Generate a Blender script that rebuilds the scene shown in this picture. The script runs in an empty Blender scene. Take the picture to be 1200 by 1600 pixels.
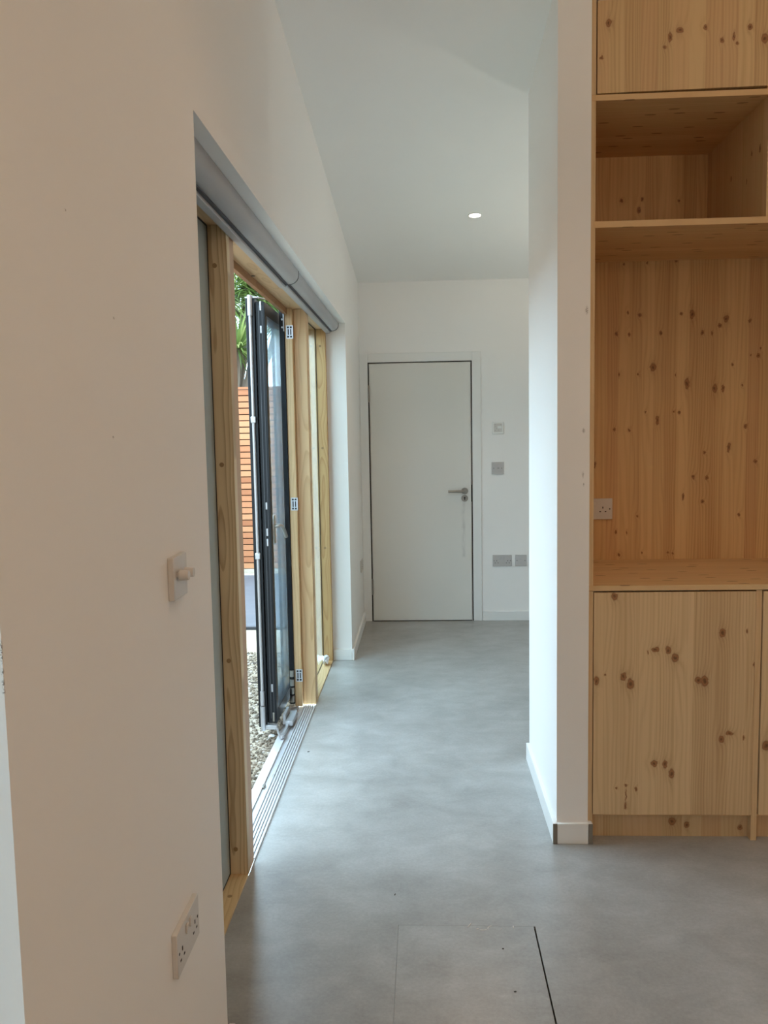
import bpy, bmesh, math, random
from mathutils import Vector, Matrix, noise
random.seed(7)
S = bpy.context.scene
COL = S.collection

# ------------------------------------------------------------------ camera
FPX, YAW, PITCH, ROLL, CAMH = 1300.0, 0.04847, 0.09409, -0.0180, 1.4632
def cam_axes():
    f = Vector((-math.sin(YAW)*math.cos(PITCH), math.cos(YAW)*math.cos(PITCH), -math.sin(PITCH)))
    r = Vector((math.cos(YAW), math.sin(YAW), 0)); u = r.cross(f)
    c, s = math.cos(ROLL), math.sin(ROLL)
    return f, c*r + s*u, -s*r + c*u
CF, CR, CU = cam_axes()
cd = bpy.data.cameras.new('camera'); cam = bpy.data.objects.new('camera', cd); COL.objects.link(cam)
cd.sensor_fit = 'VERTICAL'; cd.sensor_height = 36.0; cd.lens = FPX/1600*36.0
cd.clip_start = 0.05; cd.clip_end = 200
m3 = Matrix((CR, CU, -CF)).transposed()
cam.matrix_world = Matrix.Translation((0, 0, CAMH)) @ m3.to_4x4()
S.camera = cam
def at(u, v, axis, val):
    """photo pixel -> point on the plane x / y / z = val"""
    d = CF*FPX + CR*(u-600) + CU*(800-v); o = Vector((0, 0, CAMH)); i = 'xyz'.index(axis)
    return o + d*((val-o[i])/d[i])

# ------------------------------------------------------------------ sky, exposure
W = bpy.data.worlds.new('overcast_sky'); S.world = W; W.use_nodes = True
bg = W.node_tree.nodes['Background']
bg.inputs['Color'].default_value = (0.60, 0.835, 1.0, 1); bg.inputs['Strength'].default_value = 7.3
S.view_settings.view_transform = 'Standard'; S.view_settings.look = 'None'
S.view_settings.gamma = 1.0; S.view_settings.use_curve_mapping = False
S.view_settings.exposure = 0.07
S.cycles.max_bounces = 12; S.cycles.diffuse_bounces = 8; S.cycles.transparent_max_bounces = 24
S.cycles.sample_clamp_indirect = 6.0
S.cycles.caustics_reflective = False; S.cycles.caustics_refractive = False
LAMP_W = 10.0                       # watts of each ceiling downlight
LAMP_COL = (1.0, 0.62, 0.36)

# ------------------------------------------------------------------ key dimensions (metres; x right, y along the corridor, z up)
XL, XF = -0.480, -0.603             # plaster face, timber frame face
XO = -0.735                         # outer face of the left wall
YD = 6.408                          # far wall
YR1, YR2, ZH = 1.824, 5.289, 2.157  # the wide opening
YN1, YN0 = 0.902, -1.55             # the opening beside the camera
XP0, XP1, YP0, YP1 = 0.4564, 0.5660, 2.8715, 3.633
YC, YB = 2.886, 3.482               # cabinet fronts, cabinet back
XR, YBK = 3.6, -3.2
def zc(y): return 2.5993 - 0.0931*(y - YD)

# ------------------------------------------------------------------ helpers
def tag(o, label=None, cat=None, group=None, kind=None):
    if label: o['label'] = label
    if cat: o['category'] = cat
    if group: o['group'] = group
    if kind: o['kind'] = kind
    return o
def empty(name, loc):
    o = bpy.data.objects.new(name, None); o.location = loc; o.empty_display_size = 0.05
    COL.objects.link(o); return o
def thing(name, label, cat, loc, group=None): return tag(empty(name, loc), label, cat, group)
def world_loc(o):
    l = Vector(o.location)
    while o.parent: o = o.parent; l += o.location
    return l
def link(name, me, mat=None, parent=None):
    o = bpy.data.objects.new(name, me); COL.objects.link(o)
    if mat and not me.materials: me.materials.append(mat)
    if parent:
        o.parent = parent
        o.matrix_parent_inverse = Matrix.Translation(-world_loc(parent)) if parent.type == 'EMPTY' else Matrix.Identity(4)
    return o
def finish(name, bm, mat=None, parent=None, smooth=False, angle=40):
    bmesh.ops.recalc_face_normals(bm, faces=bm.faces)
    me = bpy.data.meshes.new(name); bm.to_mesh(me); bm.free()
    if smooth:
        for p in me.polygons: p.use_smooth = True
        me.set_sharp_from_angle(angle=math.radians(angle))
    return link(name, me, mat, parent)
def add_box(bm, x0, x1, y0, y1, z0, z1, bev=0.0, seg=1):
    r = bmesh.ops.create_cube(bm, size=1.0)
    vs = r['verts']
    for v in vs:
        v.co = Vector(((x0+x1)/2 + v.co.x*(x1-x0), (y0+y1)/2 + v.co.y*(y1-y0), (z0+z1)/2 + v.co.z*(z1-z0)))
    if bev:
        es = list({e for v in vs for e in v.link_edges})
        bmesh.ops.bevel(bm, geom=es, offset=bev, segments=seg, affect='EDGES', profile=0.6)
def box(name, x0, x1, y0, y1, z0, z1, mat, parent=None, bev=0.0, seg=1):
    bm = bmesh.new(); add_box(bm, x0, x1, y0, y1, z0, z1, bev, seg)
    return finish(name, bm, mat, parent, smooth=bev > 0)
def boxes(name, lst, mat, parent=None):
    bm = bmesh.new()
    for b in lst: add_box(bm, *b)
    return finish(name, bm, mat, parent)
def add_cyl(bm, p0, p1, r0, r1=None, n=20, caps=True):
    p0, p1 = Vector(p0), Vector(p1); r1 = r0 if r1 is None else r1
    d = (p1-p0).normalized(); a = d.orthogonal().normalized(); b = d.cross(a)
    A = [bm.verts.new(p0 + (a*math.cos(t) + b*math.sin(t))*r0) for t in [2*math.pi*i/n for i in range(n)]]
    B = [bm.verts.new(p1 + (a*math.cos(t) + b*math.sin(t))*r1) for t in [2*math.pi*i/n for i in range(n)]]
    for i in range(n): bm.faces.new((A[i], A[(i+1) % n], B[(i+1) % n], B[i]))
    if caps: bm.faces.new(A[::-1]); bm.faces.new(B)
def cyl(name, p0, p1, r, mat, parent=None, r1=None, n=20):
    bm = bmesh.new(); add_cyl(bm, p0, p1, r, r1, n); return finish(name, bm, mat, parent, smooth=True)
def tube(name, pts, r, mat, parent=None, n=14):
    bm = bmesh.new(); pts = [Vector(p) for p in pts]; rings = []; a = None
    for i, p in enumerate(pts):
        d = (pts[min(i+1, len(pts)-1)] - pts[max(i-1, 0)]).normalized()
        a = d.orthogonal().normalized() if a is None else (a - d*a.dot(d)).normalized()
        b = d.cross(a)
        rings.append([bm.verts.new(p + (a*math.cos(2*math.pi*k/n) + b*math.sin(2*math.pi*k/n))*r) for k in range(n)])
    for A, B in zip(rings, rings[1:]):
        for i in range(n): bm.faces.new((A[i], A[(i+1) % n], B[(i+1) % n], B[i]))
    bm.faces.new(rings[0][::-1]); bm.faces.new(rings[-1])
    return finish(name, bm, mat, parent, smooth=True)
def extrude_xz(name, prof, y0, y1, mat, parent=None, smooth=True, angle=40):
    """profile in x,z pushed along y"""
    bm = bmesh.new()
    A = [bm.verts.new((x, y0, z)) for x, z in prof]; B = [bm.verts.new((x, y1, z)) for x, z in prof]; n = len(prof)
    for i in range(n): bm.faces.new((A[i], A[(i+1) % n], B[(i+1) % n], B[i]))
    bm.faces.new(A[::-1]); bm.faces.new(B)
    return finish(name, bm, mat, parent, smooth, angle)

# ------------------------------------------------------------------ materials
class NT:
    def __init__(s, name):
        s.m = bpy.data.materials.new(name); s.m.use_nodes = True; s.t = s.m.node_tree; s.n = s.t.nodes; s.l = s.t.links
        s.b = s.n['Principled BSDF']
    def node(s, typ, **k):
        n = s.n.new(typ)
        for a, v in k.items(): setattr(n, a, v)
        return n
    def put(s, sock, v):
        if hasattr(v, 'is_linked') or isinstance(v, bpy.types.NodeSocket): s.l.new(v, sock)
        else: sock.default_value = v
    def math(s, op, a, b=0.0, c=None, clamp=False):
        n = s.node('ShaderNodeMath', operation=op, use_clamp=clamp); s.put(n.inputs[0], a); s.put(n.inputs[1], b)
        if c is not None: s.put(n.inputs[2], c)
        return n.outputs[0]
    def vec(s, op, a, b=None):
        n = s.node('ShaderNodeVectorMath', operation=op); s.put(n.inputs[0], a)
        if b is not None: s.put(n.inputs[1], b)
        return n.outputs['Value'] if op in ('LENGTH', 'DOT_PRODUCT', 'DISTANCE') else n.outputs[0]
    def comb(s, x, y, z):
        n = s.node('ShaderNodeCombineXYZ')
        for i, v in enumerate((x, y, z)): s.put(n.inputs[i], v)
        return n.outputs[0]
    def obj(s):
        return s.node('ShaderNodeTexCoord').outputs['Object']
    def sep(s, v):
        n = s.node('ShaderNodeSeparateXYZ'); s.put(n.inputs[0], v); return n.outputs
    def noise(s, vec, scale=1.0, detail=2.0, rough=0.5, dist=0.0):
        n = s.node('ShaderNodeTexNoise'); s.put(n.inputs['Vector'], vec); n.inputs['Scale'].default_value = scale
        n.inputs['Detail'].default_value = detail; n.inputs['Roughness'].default_value = rough; n.inputs['Distortion'].default_value = dist
        return n.outputs['Fac']
    def ramp(s, fac, stops, interp='LINEAR'):
        n = s.node('ShaderNodeValToRGB'); s.put(n.inputs[0], fac); r = n.color_ramp; r.interpolation = interp
        while len(r.elements) < len(stops): r.elements.new(0.5)
        for e, (p, c) in zip(r.elements, stops): e.position = p; e.color = (*c, 1) if len(c) == 3 else c
        return n.outputs[0]
    def mix(s, fac, a, b, mode='MIX'):
        n = s.node('ShaderNodeMix', data_type='RGBA', blend_type=mode)
        s.put(n.inputs[0], fac)
        s.put(n.inputs[6], (*a, 1) if isinstance(a, tuple) and len(a) == 3 else a)
        s.put(n.inputs[7], (*b, 1) if isinstance(b, tuple) and len(b) == 3 else b)
        return n.outputs[2]
    def bump(s, h, strength=0.2, dist=0.002):
        n = s.node('ShaderNodeBump'); s.put(n.inputs['Height'], h); n.inputs['Strength'].default_value = strength; n.inputs['Distance'].default_value = dist
        s.l.new(n.outputs[0], s.b.inputs['Normal'])
    def set(s, **k):
        for a, v in k.items():
            i = s.b.inputs[a.replace('_', ' ')]
            s.put(i, (*v, 1) if isinstance(v, tuple) and len(v) == 3 else v)
        return s.m
def plain(name, col, rough=0.5, metal=0.0, spec=0.5):
    t = NT(name); return t.set(Base_Color=col, Roughness=rough, Metallic=metal, Specular_IOR_Level=spec)
def paint(name, col, rough=0.6, var=0.03, bump=0.06, spec=0.3):
    t = NT(name); o = t.obj(); n = t.noise(o, 1.6, 3); f = t.noise(o, 260, 2)
    c = t.mix(n, tuple(x*(1-var) for x in col), tuple(min(1, x*(1+var)) for x in col))
    t.bump(f, bump, 0.001); return t.set(Base_Color=c, Roughness=rough, Specular_IOR_Level=spec)

def pine(name, along='z', across='x', light=(0.70, 0.50, 0.29), dark=(0.52, 0.32, 0.15), stave=0.045, knots=(), knot_col=(0.17, 0.075, 0.03),
         rough=0.5, speck=False, tone=0.5, seed=0.0, rays=True):
    """edge-glued pine board: staves of varied tone, long grain, knots at the given points"""
    t = NT(name); o = t.obj(); X = t.sep(o); ix = {'x': 0, 'y': 1, 'z': 2}
    l, a = X[ix[along]], X[ix[across]]
    wob = t.noise(t.comb(t.math('MULTIPLY', a, 3.0), t.math('MULTIPLY', l, 0.35), seed), 1.0, 1)
    si = t.math('FLOOR', t.math('ADD', t.math('DIVIDE', a, stave), t.math('MULTIPLY', wob, 0.0)))
    wn = t.node('ShaderNodeTexWhiteNoise', noise_dimensions='2D'); t.put(wn.inputs['Vector'], t.comb(si, seed+0.37, 0.0)); rnd = wn.outputs['Value']
    # knot distance field (edges roughened by noise) and a long faint field for the disturbed grain above and below
    kd = None; kt = None
    keep = [ix[along], ix[across]]
    if knots:
        nv = t.node('ShaderNodeTexNoise'); t.put(nv.inputs['Vector'], o); nv.inputs['Scale'].default_value = 70.0; nv.inputs['Detail'].default_value = 1.0
        ow = t.vec('ADD', o, t.vec('MULTIPLY', t.vec('SUBTRACT', nv.outputs['Color'], (0.5, 0.5, 0.5)), (0.011, 0.011, 0.011)))
    for k in knots:
        p, ra, rl = k[0], k[1], k[2]
        c = [0, 0, 0]; sc = [0, 0, 0]; sc2 = [0, 0, 0]
        for i in keep: c[i] = p[i]
        sc[ix[along]] = 1/rl; sc[ix[across]] = 1/ra; sc2[ix[along]] = 1/(rl*5.0); sc2[ix[across]] = 1/(ra*1.1)
        df = t.vec('SUBTRACT', ow, tuple(c))
        d = t.vec('LENGTH', t.vec('MULTIPLY', df, tuple(sc)))
        kd = d if kd is None else t.math('SMOOTH_MIN', kd, d, 0.5)
        if ra > 0.0085:
            d2 = t.vec('LENGTH', t.vec('MULTIPLY', df, tuple(sc2))); kt = d2 if kt is None else t.math('MINIMUM', kt, d2)
    # grain
    sa = t.math('ADD', a, t.math('MULTIPLY', rnd, 7.3))
    bend = t.noise(t.comb(t.math('MULTIPLY', sa, 9.0), t.math('MULTIPLY', l, 0.9), seed), 1.0, 2)
    if kd is not None and rays:
        push = t.math('DIVIDE', 0.9, t.math('ADD', t.math('MULTIPLY', kd, kd), 1.0))
        bend = t.math('ADD', bend, t.math('MULTIPLY', push, 0.35))
    ph = t.math('ADD', t.math('MULTIPLY', sa, t.math('MULTIPLY_ADD', rnd, 420.0, 260.0)), t.math('MULTIPLY', bend, 42.0))
    ring = t.math('MULTIPLY_ADD', t.math('SINE', ph), 0.5, 0.5)
    streak = t.noise(t.comb(t.math('MULTIPLY', sa, 170.0), t.math('MULTIPLY', l, 1.3), seed), 1.0, 3, 0.6)
    big = t.noise(t.comb(t.math('MULTIPLY', sa, 22.0), t.math('MULTIPLY', l, 0.8), seed+3), 1.0, 2)
    amp = t.math('MULTIPLY', t.noise(t.comb(t.math('MULTIPLY', sa, 30.0), t.math('MULTIPLY', l, 0.5), seed+5), 1.0, 2), 0.30)
    g = t.math('ADD', t.math('MULTIPLY', t.math('POWER', ring, 2.0), amp), t.math('MULTIPLY', streak, 0.36))
    g = t.math('ADD', g, t.math('MULTIPLY', big, 0.46)); g = t.math('ADD', g, t.math('MULTIPLY_ADD', rnd, tone*0.56, -0.20))
    col = t.ramp(g, [(0.24, light), (0.50, tuple((x*1.5+y)/2.5 for x, y in zip(light, dark))), (0.80, dark)])
    hue = t.math('FRACT', t.math('MULTIPLY', rnd, 17.0))
    col = t.mix(t.math('MULTIPLY', t.math('GREATER_THAN', hue, 0.72), 0.16), col, (0.55, 0.26, 0.14))
    # joint lines between staves
    fr = t.math('FRACT', t.math('DIVIDE', a, stave)); jn = t.math('LESS_THAN', fr, 0.022)
    col = t.mix(t.math('MULTIPLY', jn, t.math('MULTIPLY', rnd, 0.35)), col, dark)
    if speck:
        v = t.node('ShaderNodeTexVoronoi', voronoi_dimensions='2D'); t.put(v.inputs['Vector'], t.comb(t.math('MULTIPLY', a, 22.0), t.math('MULTIPLY', l, 5.0), 0.0)); v.inputs['Scale'].default_value = 1.0
        hit = t.math('MULTIPLY', t.math('LESS_THAN', v.outputs['Distance'], 0.10), t.math('GREATER_THAN', t.sep(v.outputs['Color'])[0], 0.45))
        nz = t.math('ABSOLUTE', t.sep(t.node('ShaderNodeNewGeometry').outputs['Normal'])[2]); hit = t.math('MULTIPLY', hit, t.math('GREATER_THAN', nz, 0.5))
        col = t.mix(t.math('MULTIPLY', hit, 0.75), col, knot_col)
    if kt is not None:
        tail = t.math('MULTIPLY', t.math('SUBTRACT', 1.0, kt, clamp=True), t.math('MULTIPLY_ADD', streak, 0.9, -0.1))
        col = t.mix(t.math('MULTIPLY', tail, 0.75), col, tuple(x*0.62+y*0.38 for x, y in zip(dark, knot_col)))
    if kd is not None:
        body = t.math('MULTIPLY', t.math('SUBTRACT', 1.05, kd, clamp=True), 4.0, clamp=True)
        kc = t.ramp(kd, [(0.0, tuple(x*0.55 for x in knot_col)), (0.28, knot_col), (0.55, tuple(x*2.0 for x in knot_col)), (0.80, tuple(x*1.5 for x in knot_col)), (1.0, knot_col)])
        rim = t.math('DIVIDE', 0.5, t.math('ADD', 1.0, t.math('POWER', kd, 3.0)), clamp=True)
        col = t.mix(t.math('MULTIPLY', rim, 0.7), col, tuple((x*1.3+y*0.7)/2 for x, y in zip(dark, knot_col)))
        col = t.mix(t.math('MULTIPLY', body, 0.9), col, kc)
    t.bump(g, 0.12, 0.0006)
    return t.set(Base_Color=col, Roughness=rough, Specular_IOR_Level=0.3)

def fir(name, along='z', across='x', light=(0.62, 0.42, 0.20), dark=(0.36, 0.19, 0.065), scale=1.0, seed=0.0, mid=None, depth='y', flat=0.75):
    """solid softwood joinery with cathedral grain: rings of a slightly leaning log"""
    t = NT(name); o = t.obj(); X = t.sep(o); ix = {'x': 0, 'y': 1, 'z': 2}
    l, a, d = X[ix[along]], X[ix[across]], X[ix[depth]]
    n1 = t.noise(t.comb(t.math('MULTIPLY', a, 5.0), t.math('MULTIPLY', l, 1.5), seed), 1.0, 2, 0.5)
    n2 = t.noise(t.comb(t.math('MULTIPLY', a, 2.0), t.math('MULTIPLY', l, 0.9), seed+9), 1.0, 1)
    ac = t.math('ADD', a, -(mid or 0.0))
    # distance from the pith wanders along the board
    r = t.math('SQRT', t.math('ADD', t.math('POWER', t.math('ADD', ac, t.math('MULTIPLY_ADD', n2, 0.05, -0.025)), 2.0), t.math('POWER', t.math('MULTIPLY_ADD', n1, 0.11*flat, 0.012*flat), 2.0)))
    ph = t.math('MULTIPLY', r, 760.0*scale)
    saw = t.math('FRACT', t.math('DIVIDE', ph, 2*math.pi))          # early wood fading into a dark late-wood line
    ring = t.math('POWER', saw, 2.6)
    ring = t.math('MULTIPLY', ring, t.math('SUBTRACT', 1.0, t.math('POWER', saw, 24.0)))
    fine = t.noise(t.comb(t.math('MULTIPLY', a, 300.0), t.math('MULTIPLY', l, 3.0), t.math('MULTIPLY', d, 300.0)), 1.0, 2)
    blot = t.noise(t.comb(t.math('MULTIPLY', a, 12.0), t.math('MULTIPLY', l, 2.2), seed), 1.0, 2)
    g = t.math('ADD', t.math('MULTIPLY', ring, 0.62), t.math('ADD', t.math('MULTIPLY', fine, 0.2), t.math('MULTIPLY', blot, 0.22)))
    col = t.ramp(g, [(0.12, light), (0.50, tuple(x*0.62+y*0.38 for x, y in zip(light, dark))), (0.92, dark)])
    t.bump(g, 0.1, 0.0005)
    return t.set(Base_Color=col, Roughness=0.45, Specular_IOR_Level=0.35)

M = {}
M['wall'] = paint('wall_paint', (0.86, 0.85, 0.83))
M['ceil'] = paint('ceiling_paint', (0.89, 0.89, 0.87))
M['trim'] = paint('trim_paint', (0.80, 0.80, 0.78), 0.35, 0.02, 0.03, 0.5)
M['doorpaint'] = paint('door_paint', (0.74, 0.72, 0.67), 0.45, 0.03, 0.03, 0.4)
M['mdf'] = paint('bare_board_end', (0.20, 0.18, 0.15), 0.8, 0.25, 0.2)
M['gap'] = plain('shadow_gap', (0.03, 0.025, 0.02), 0.9)
M['plastic'] = plain('white_plastic', (0.62, 0.60, 0.57), 0.35)
M['plastic2'] = plain('socket_plastic', (0.50, 0.48, 0.47), 0.35)
M['hole'] = plain('socket_hole', (0.02, 0.02, 0.02), 0.8)
M['steel'] = plain('brushed_steel', (0.34, 0.325, 0.295), 0.32, 1.0)
M['silver'] = plain('zinc_fitting', (0.42, 0.42, 0.43), 0.45, 0.7)
M['black'] = plain('black_aluminium', (0.008, 0.009, 0.011), 0.42, 0.0, 0.22)
M['alu'] = plain('silver_aluminium', (0.62, 0.63, 0.65), 0.40, 0.6)
M['blind'] = plain('grey_blind_cover', (0.42, 0.42, 0.43), 0.5)
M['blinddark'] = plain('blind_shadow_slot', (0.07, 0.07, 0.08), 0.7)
M['rubber'] = plain('black_gasket', (0.015, 0.015, 0.015), 0.6)

t = NT('concrete_floor'); o = t.obj(); X = t.sep(o)
big = t.noise(o, 1.7, 4, 0.55, 0.3); med = t.noise(t.comb(t.math('MULTIPLY', X[0], 5.5), t.math('MULTIPLY', X[1], 7.5), 0.0), 1.0, 6, 0.68, 0.35); fin = t.noise(o, 95, 4, 0.7)
smear = t.noise(t.comb(t.math('MULTIPLY', X[0], 14.0), t.math('MULTIPLY', X[1], 17.0), 3.0), 1.0, 5, 0.62, 0.8)
g = t.math('ADD', t.math('MULTIPLY', big, 0.32), t.math('ADD', t.math('MULTIPLY', med, 0.44), t.math('MULTIPLY', fin, 0.24)))
c = t.ramp(g, [(0.34, (0.220, 0.219, 0.208)), (0.50, (0.318, 0.318, 0.308)), (0.66, (0.430, 0.432, 0.425))])
c = t.mix(t.math('MULTIPLY', t.math('SUBTRACT', t.math('MULTIPLY', smear, 5.0), 3.1, clamp=True), 0.30), c, (0.52, 0.52, 0.51))
t.bump(fin, 0.08, 0.0006)
rg = t.math('MULTIPLY_ADD', big, 0.05, 0.285)
M['floor'] = t.set(Base_Color=c, Roughness=rg, Specular_IOR_Level=0.95)

def schlick(t, r0, k=1.0):
    """reflectance of a thin pane, the same from either side"""
    ge = t.node('ShaderNodeNewGeometry'); d = t.math('ABSOLUTE', t.vec('DOT_PRODUCT', ge.outputs['Normal'], ge.outputs['Incoming']))
    return t.math('MULTIPLY', t.math('MULTIPLY_ADD', t.math('POWER', t.math('SUBTRACT', 1.0, d, clamp=True), 5.0), 1-r0, r0), k)
def glass(name, tint):
    t = NT(name); t.n.remove(t.b)
    tr = t.node('ShaderNodeBsdfTransparent'); tr.inputs[0].default_value = (*tint, 1)
    gl = t.node('ShaderNodeBsdfGlossy'); gl.inputs['Roughness'].default_value = 0.0; gl.inputs['Color'].default_value = (1, 1, 1, 1)
    mx = t.node('ShaderNodeMixShader'); t.l.new(schlick(t, 0.035), mx.inputs[0]); t.l.new(tr.outputs[0], mx.inputs[1]); t.l.new(gl.outputs[0], mx.inputs[2])
    t.l.new(mx.outputs[0], t.n['Material Output'].inputs[0]); return t.m
M['glass'] = glass('window_glass', (0.92, 0.96, 0.95))
def hazy_pane(name, tint, film, k_film, k_trans, refl=1.0):
    """glass mixed with a diffuse and translucent haze layer"""
    t = NT(name); t.n.remove(t.b); o = t.obj(); n = t.noise(o, 3.0, 3)
    tr = t.node('ShaderNodeBsdfTransparent'); tr.inputs[0].default_value = (*tint, 1)
    df = t.node('ShaderNodeBsdfDiffuse'); df.inputs[0].default_value = (*film, 1)
    tl = t.node('ShaderNodeBsdfTranslucent'); tl.inputs[0].default_value = (*film, 1)
    gl = t.node('ShaderNodeBsdfGlossy'); gl.inputs['Roughness'].default_value = 0.04
    def mix(f, a, b):
        m = t.node('ShaderNodeMixShader'); t.put(m.inputs[0], f); t.l.new(a, m.inputs[1]); t.l.new(b, m.inputs[2]); return m.outputs[0]
    haze = mix(k_trans, df.outputs[0], tl.outputs[0])
    body = mix(t.math('MULTIPLY', t.math('MULTIPLY_ADD', n, 0.5, 0.75), k_film), tr.outputs[0], haze)
    t.l.new(mix(schlick(t, 0.03, refl), body, gl.outputs[0]), t.n['Material Output'].inputs[0]); return t.m
M['leaf_glass'] = hazy_pane('hazy_door_glass', (0.95, 0.985, 1.0), (0.60, 0.74, 0.84), 0.07, 0.6, 0.45)
M['dimmed_glass'] = hazy_pane('dimming_film_glass', (0.80, 0.84, 0.84), (0.55, 0.58, 0.58), 0.42, 0.35)  # film added to cut daylight from the opening beside the camera
M['added_grey_film'] = hazy_pane('added_grey_film_glass', (0.5, 0.55, 0.55), (0.42, 0.47, 0.46), 0.88, 0.05, 0.5)  # film added to dull the near fixed pane and block its daylight
M['cladding'] = plain('grey_frame_cladding', (0.05, 0.060, 0.060), 0.5)

def scuffed(name, marks, strength=0.85):
    """wall paint with small scuffs and chips at the given points"""
    t = NT(name); o = t.obj(); n = t.noise(o, 1.6, 3); kd = None
    for p_, a_, b_ in marks:
        d = t.vec('LENGTH', t.vec('MULTIPLY', t.vec('SUBTRACT', o, (p_.x, p_.y, p_.z)), (1/a_, 1/a_, 1/b_))); kd = d if kd is None else t.math('MINIMUM', kd, d)
    sc = t.math('MULTIPLY', t.math('SUBTRACT', 1.1, kd, clamp=True), t.math('GREATER_THAN', t.noise(o, 420, 2), 0.48))
    c = t.mix(n, (0.84, 0.83, 0.81), (0.875, 0.865, 0.845)); c = t.mix(t.math('MULTIPLY', sc, strength), c, (0.12, 0.10, 0.08))
    t.bump(t.noise(o, 260, 2), 0.06, 0.001); return t.set(Base_Color=c, Roughness=0.6, Specular_IOR_Level=0.3)
# ================================================================== STRUCTURE
def struct(o): o['kind'] = 'structure'; return o
# floor with a cut-in panel
px0, px1, py0, py1 = -0.094, 0.312, 1.46, 2.358
bm = bmesh.new()
for b in [(XF, px0, YBK, YD), (px1, XR, YBK, YD), (px0, px1, YBK, py0), (px0, px1, py1, YD)]:
    add_box(bm, b[0], b[1], b[2], b[3], -0.03, 0.0)
add_box(bm, XF-0.15, XF, YN0, YN1, -0.03, 0.0)
floor = struct(finish('floor', bm, M['floor']))
box('floor_bed', px0, px1, py0, py1, -0.03, -0.008, M['gap'], floor)
box('floor_panel', px0+0.0006, px1-0.0048, py0+0.001, py1-0.0012, -0.008, 0.0003, M['floor'], floor)

# ceiling (falls towards the far wall)
def slope_slab(name, x0, x1, y0, y1, th, mat):
    bm = bmesh.new(); vs = []
    for z in (0, th):
        vs.append([bm.verts.new((x, y, zc(y)+z)) for x, y in ((x0, y0), (x1, y0), (x1, y1), (x0, y1))])
    a, b = vs
    bm.faces.new(a[::-1]); bm.faces.new(b)
    for i in range(4): bm.faces.new((a[i], a[(i+1) % 4], b[(i+1) % 4], b[i]))
    return finish(name, bm, mat)
struct(slope_slab('ceiling', XO-0.3, XR+0.12, YBK-0.12, YD+0.12, 0.15, M['ceil']))

def wall_prism(name, x0, x1, y0, y1, z0, mat):
    """wall piece whose top follows the ceiling"""
    bm = bmesh.new(); return add_prism(bm, x0, x1, y0, y1, z0), bm
def add_prism(bm, x0, x1, y0, y1, z0):
    A = [bm.verts.new(c) for c in ((x0, y0, z0), (x1, y0, z0), (x1, y1, z0), (x0, y1, z0))]
    B = [bm.verts.new(c) for c in ((x0, y0, zc(y0)), (x1, y0, zc(y0)), (x1, y1, zc(y1)), (x0, y1, zc(y1)))]
    bm.faces.new(A[::-1]); bm.faces.new(B)
    for i in range(4): bm.faces.new((A[i], A[(i+1) % 4], B[(i+1) % 4], B[i]))
bm = bmesh.new()
add_prism(bm, XO, XL, YR2, YD, -0.10); add_prism(bm, XO, XL, YN1, YR1, -0.10); add_prism(bm, XO, XL, YBK, YN0, -0.10)
add_prism(bm, XO, XL, YR1, YR2, ZH); add_prism(bm, XO, XL, YN0, YN1, ZH)
M['wall_l'] = scuffed('scuffed_left_wall_paint', [(Vector((XL, YN1, at(u, v, 'x', XL).z)), 0.003, h) for u, v, h in ((2, 1012, 0.010), (3, 1024, 0.012), (4, 1052, 0.006), (4, 1070, 0.007), (5, 1082, 0.004))]
                      + [(at(u, v, 'x', XL), 0.004, 0.0025) for u, v in ((102, 328), (177, 683), (178, 497))])
struct(finish('wall_left', bm, M['wall_l']))
bm = bmesh.new(); add_prism(bm, XO, XR, YD, YD+0.12, -0.1); struct(finish('wall_far', bm, M['wall']))
bm = bmesh.new(); add_prism(bm, XO, XR, YBK-0.12, YBK, -0.1); struct(finish('wall_back', bm, M['wall']))
bm = bmesh.new(); add_prism(bm, XR, XR+0.12, YBK, YD, -0.1); struct(finish('wall_right', bm, M['wall']))
# partition with its end facing the room, and the wall behind the cabinets
mk = [(at(917, 485, 'y', YP0), 0.006, 0.016), (at(912, 673, 'y', YP0), 0.006, 0.010), (at(911, 742, 'y', YP0), 0.004, 0.013), (at(912, 757, 'y', YP0), 0.003, 0.008)]
M['scuffed'] = scuffed('scuffed_partition_paint', mk)
bm = bmesh.new(); add_prism(bm, XP0, XP1, YP0, YP1, 0.0); struct(finish('wall_partition', bm, M['scuffed']))
bm = bmesh.new(); add_prism(bm, XP1, XR, YB+0.02, YP1, 0.0); struct(finish('wall_cabinet', bm, M['wall']))

# baseboards
BT, BH = 0.015, 0.072
def board(name, x0, x1, y0, y1, h=BH, parent=None, mat='trim'): 
    return box(name, x0, x1, y0, y1, 0.0, h, M[mat], parent, 0.0015)
struct(board('baseboard_left', XL, XL+BT, YR2-BT, YD))
struct(board('baseboard_reveal', XF+0.002, XL, YR2-BT, YR2))
struct(board('baseboard_pier', XL, XL+BT, YN1-BT, YR1+BT))
struct(board('baseboard_far', 0.4445, XR, YD-BT, YD))
bl = struct(board('baseboard_partition_side', XP0-BT, XP0, YP0-BT+0.0005, YP1, 0.075))
box('bare_end', XP0-BT, XP0, YP0-BT-0.0006, YP0-BT+0.0004, 0.0, 0.0745, M['mdf'], bl)
bf = struct(board('baseboard_partition_front', XP0+0.0004, XP1-0.0004, YP0-BT, YP0, 0.075))
br = struct(board('baseboard_partition_return', XP1, XP1+BT, YP0-BT+0.0005, YP0+0.012, 0.075))
box('bare_end', XP1, XP1+BT, YP0-BT-0.0006, YP0-BT+0.0004, 0.0, 0.0745, M['mdf'], br)

# ------------------------------------------------------------------ far door
D = struct(empty('door_1', ((-0.404+0.362)/2, YD, 0)))
dx0, dx1, dzt = -0.404, 0.362, 1.991
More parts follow.
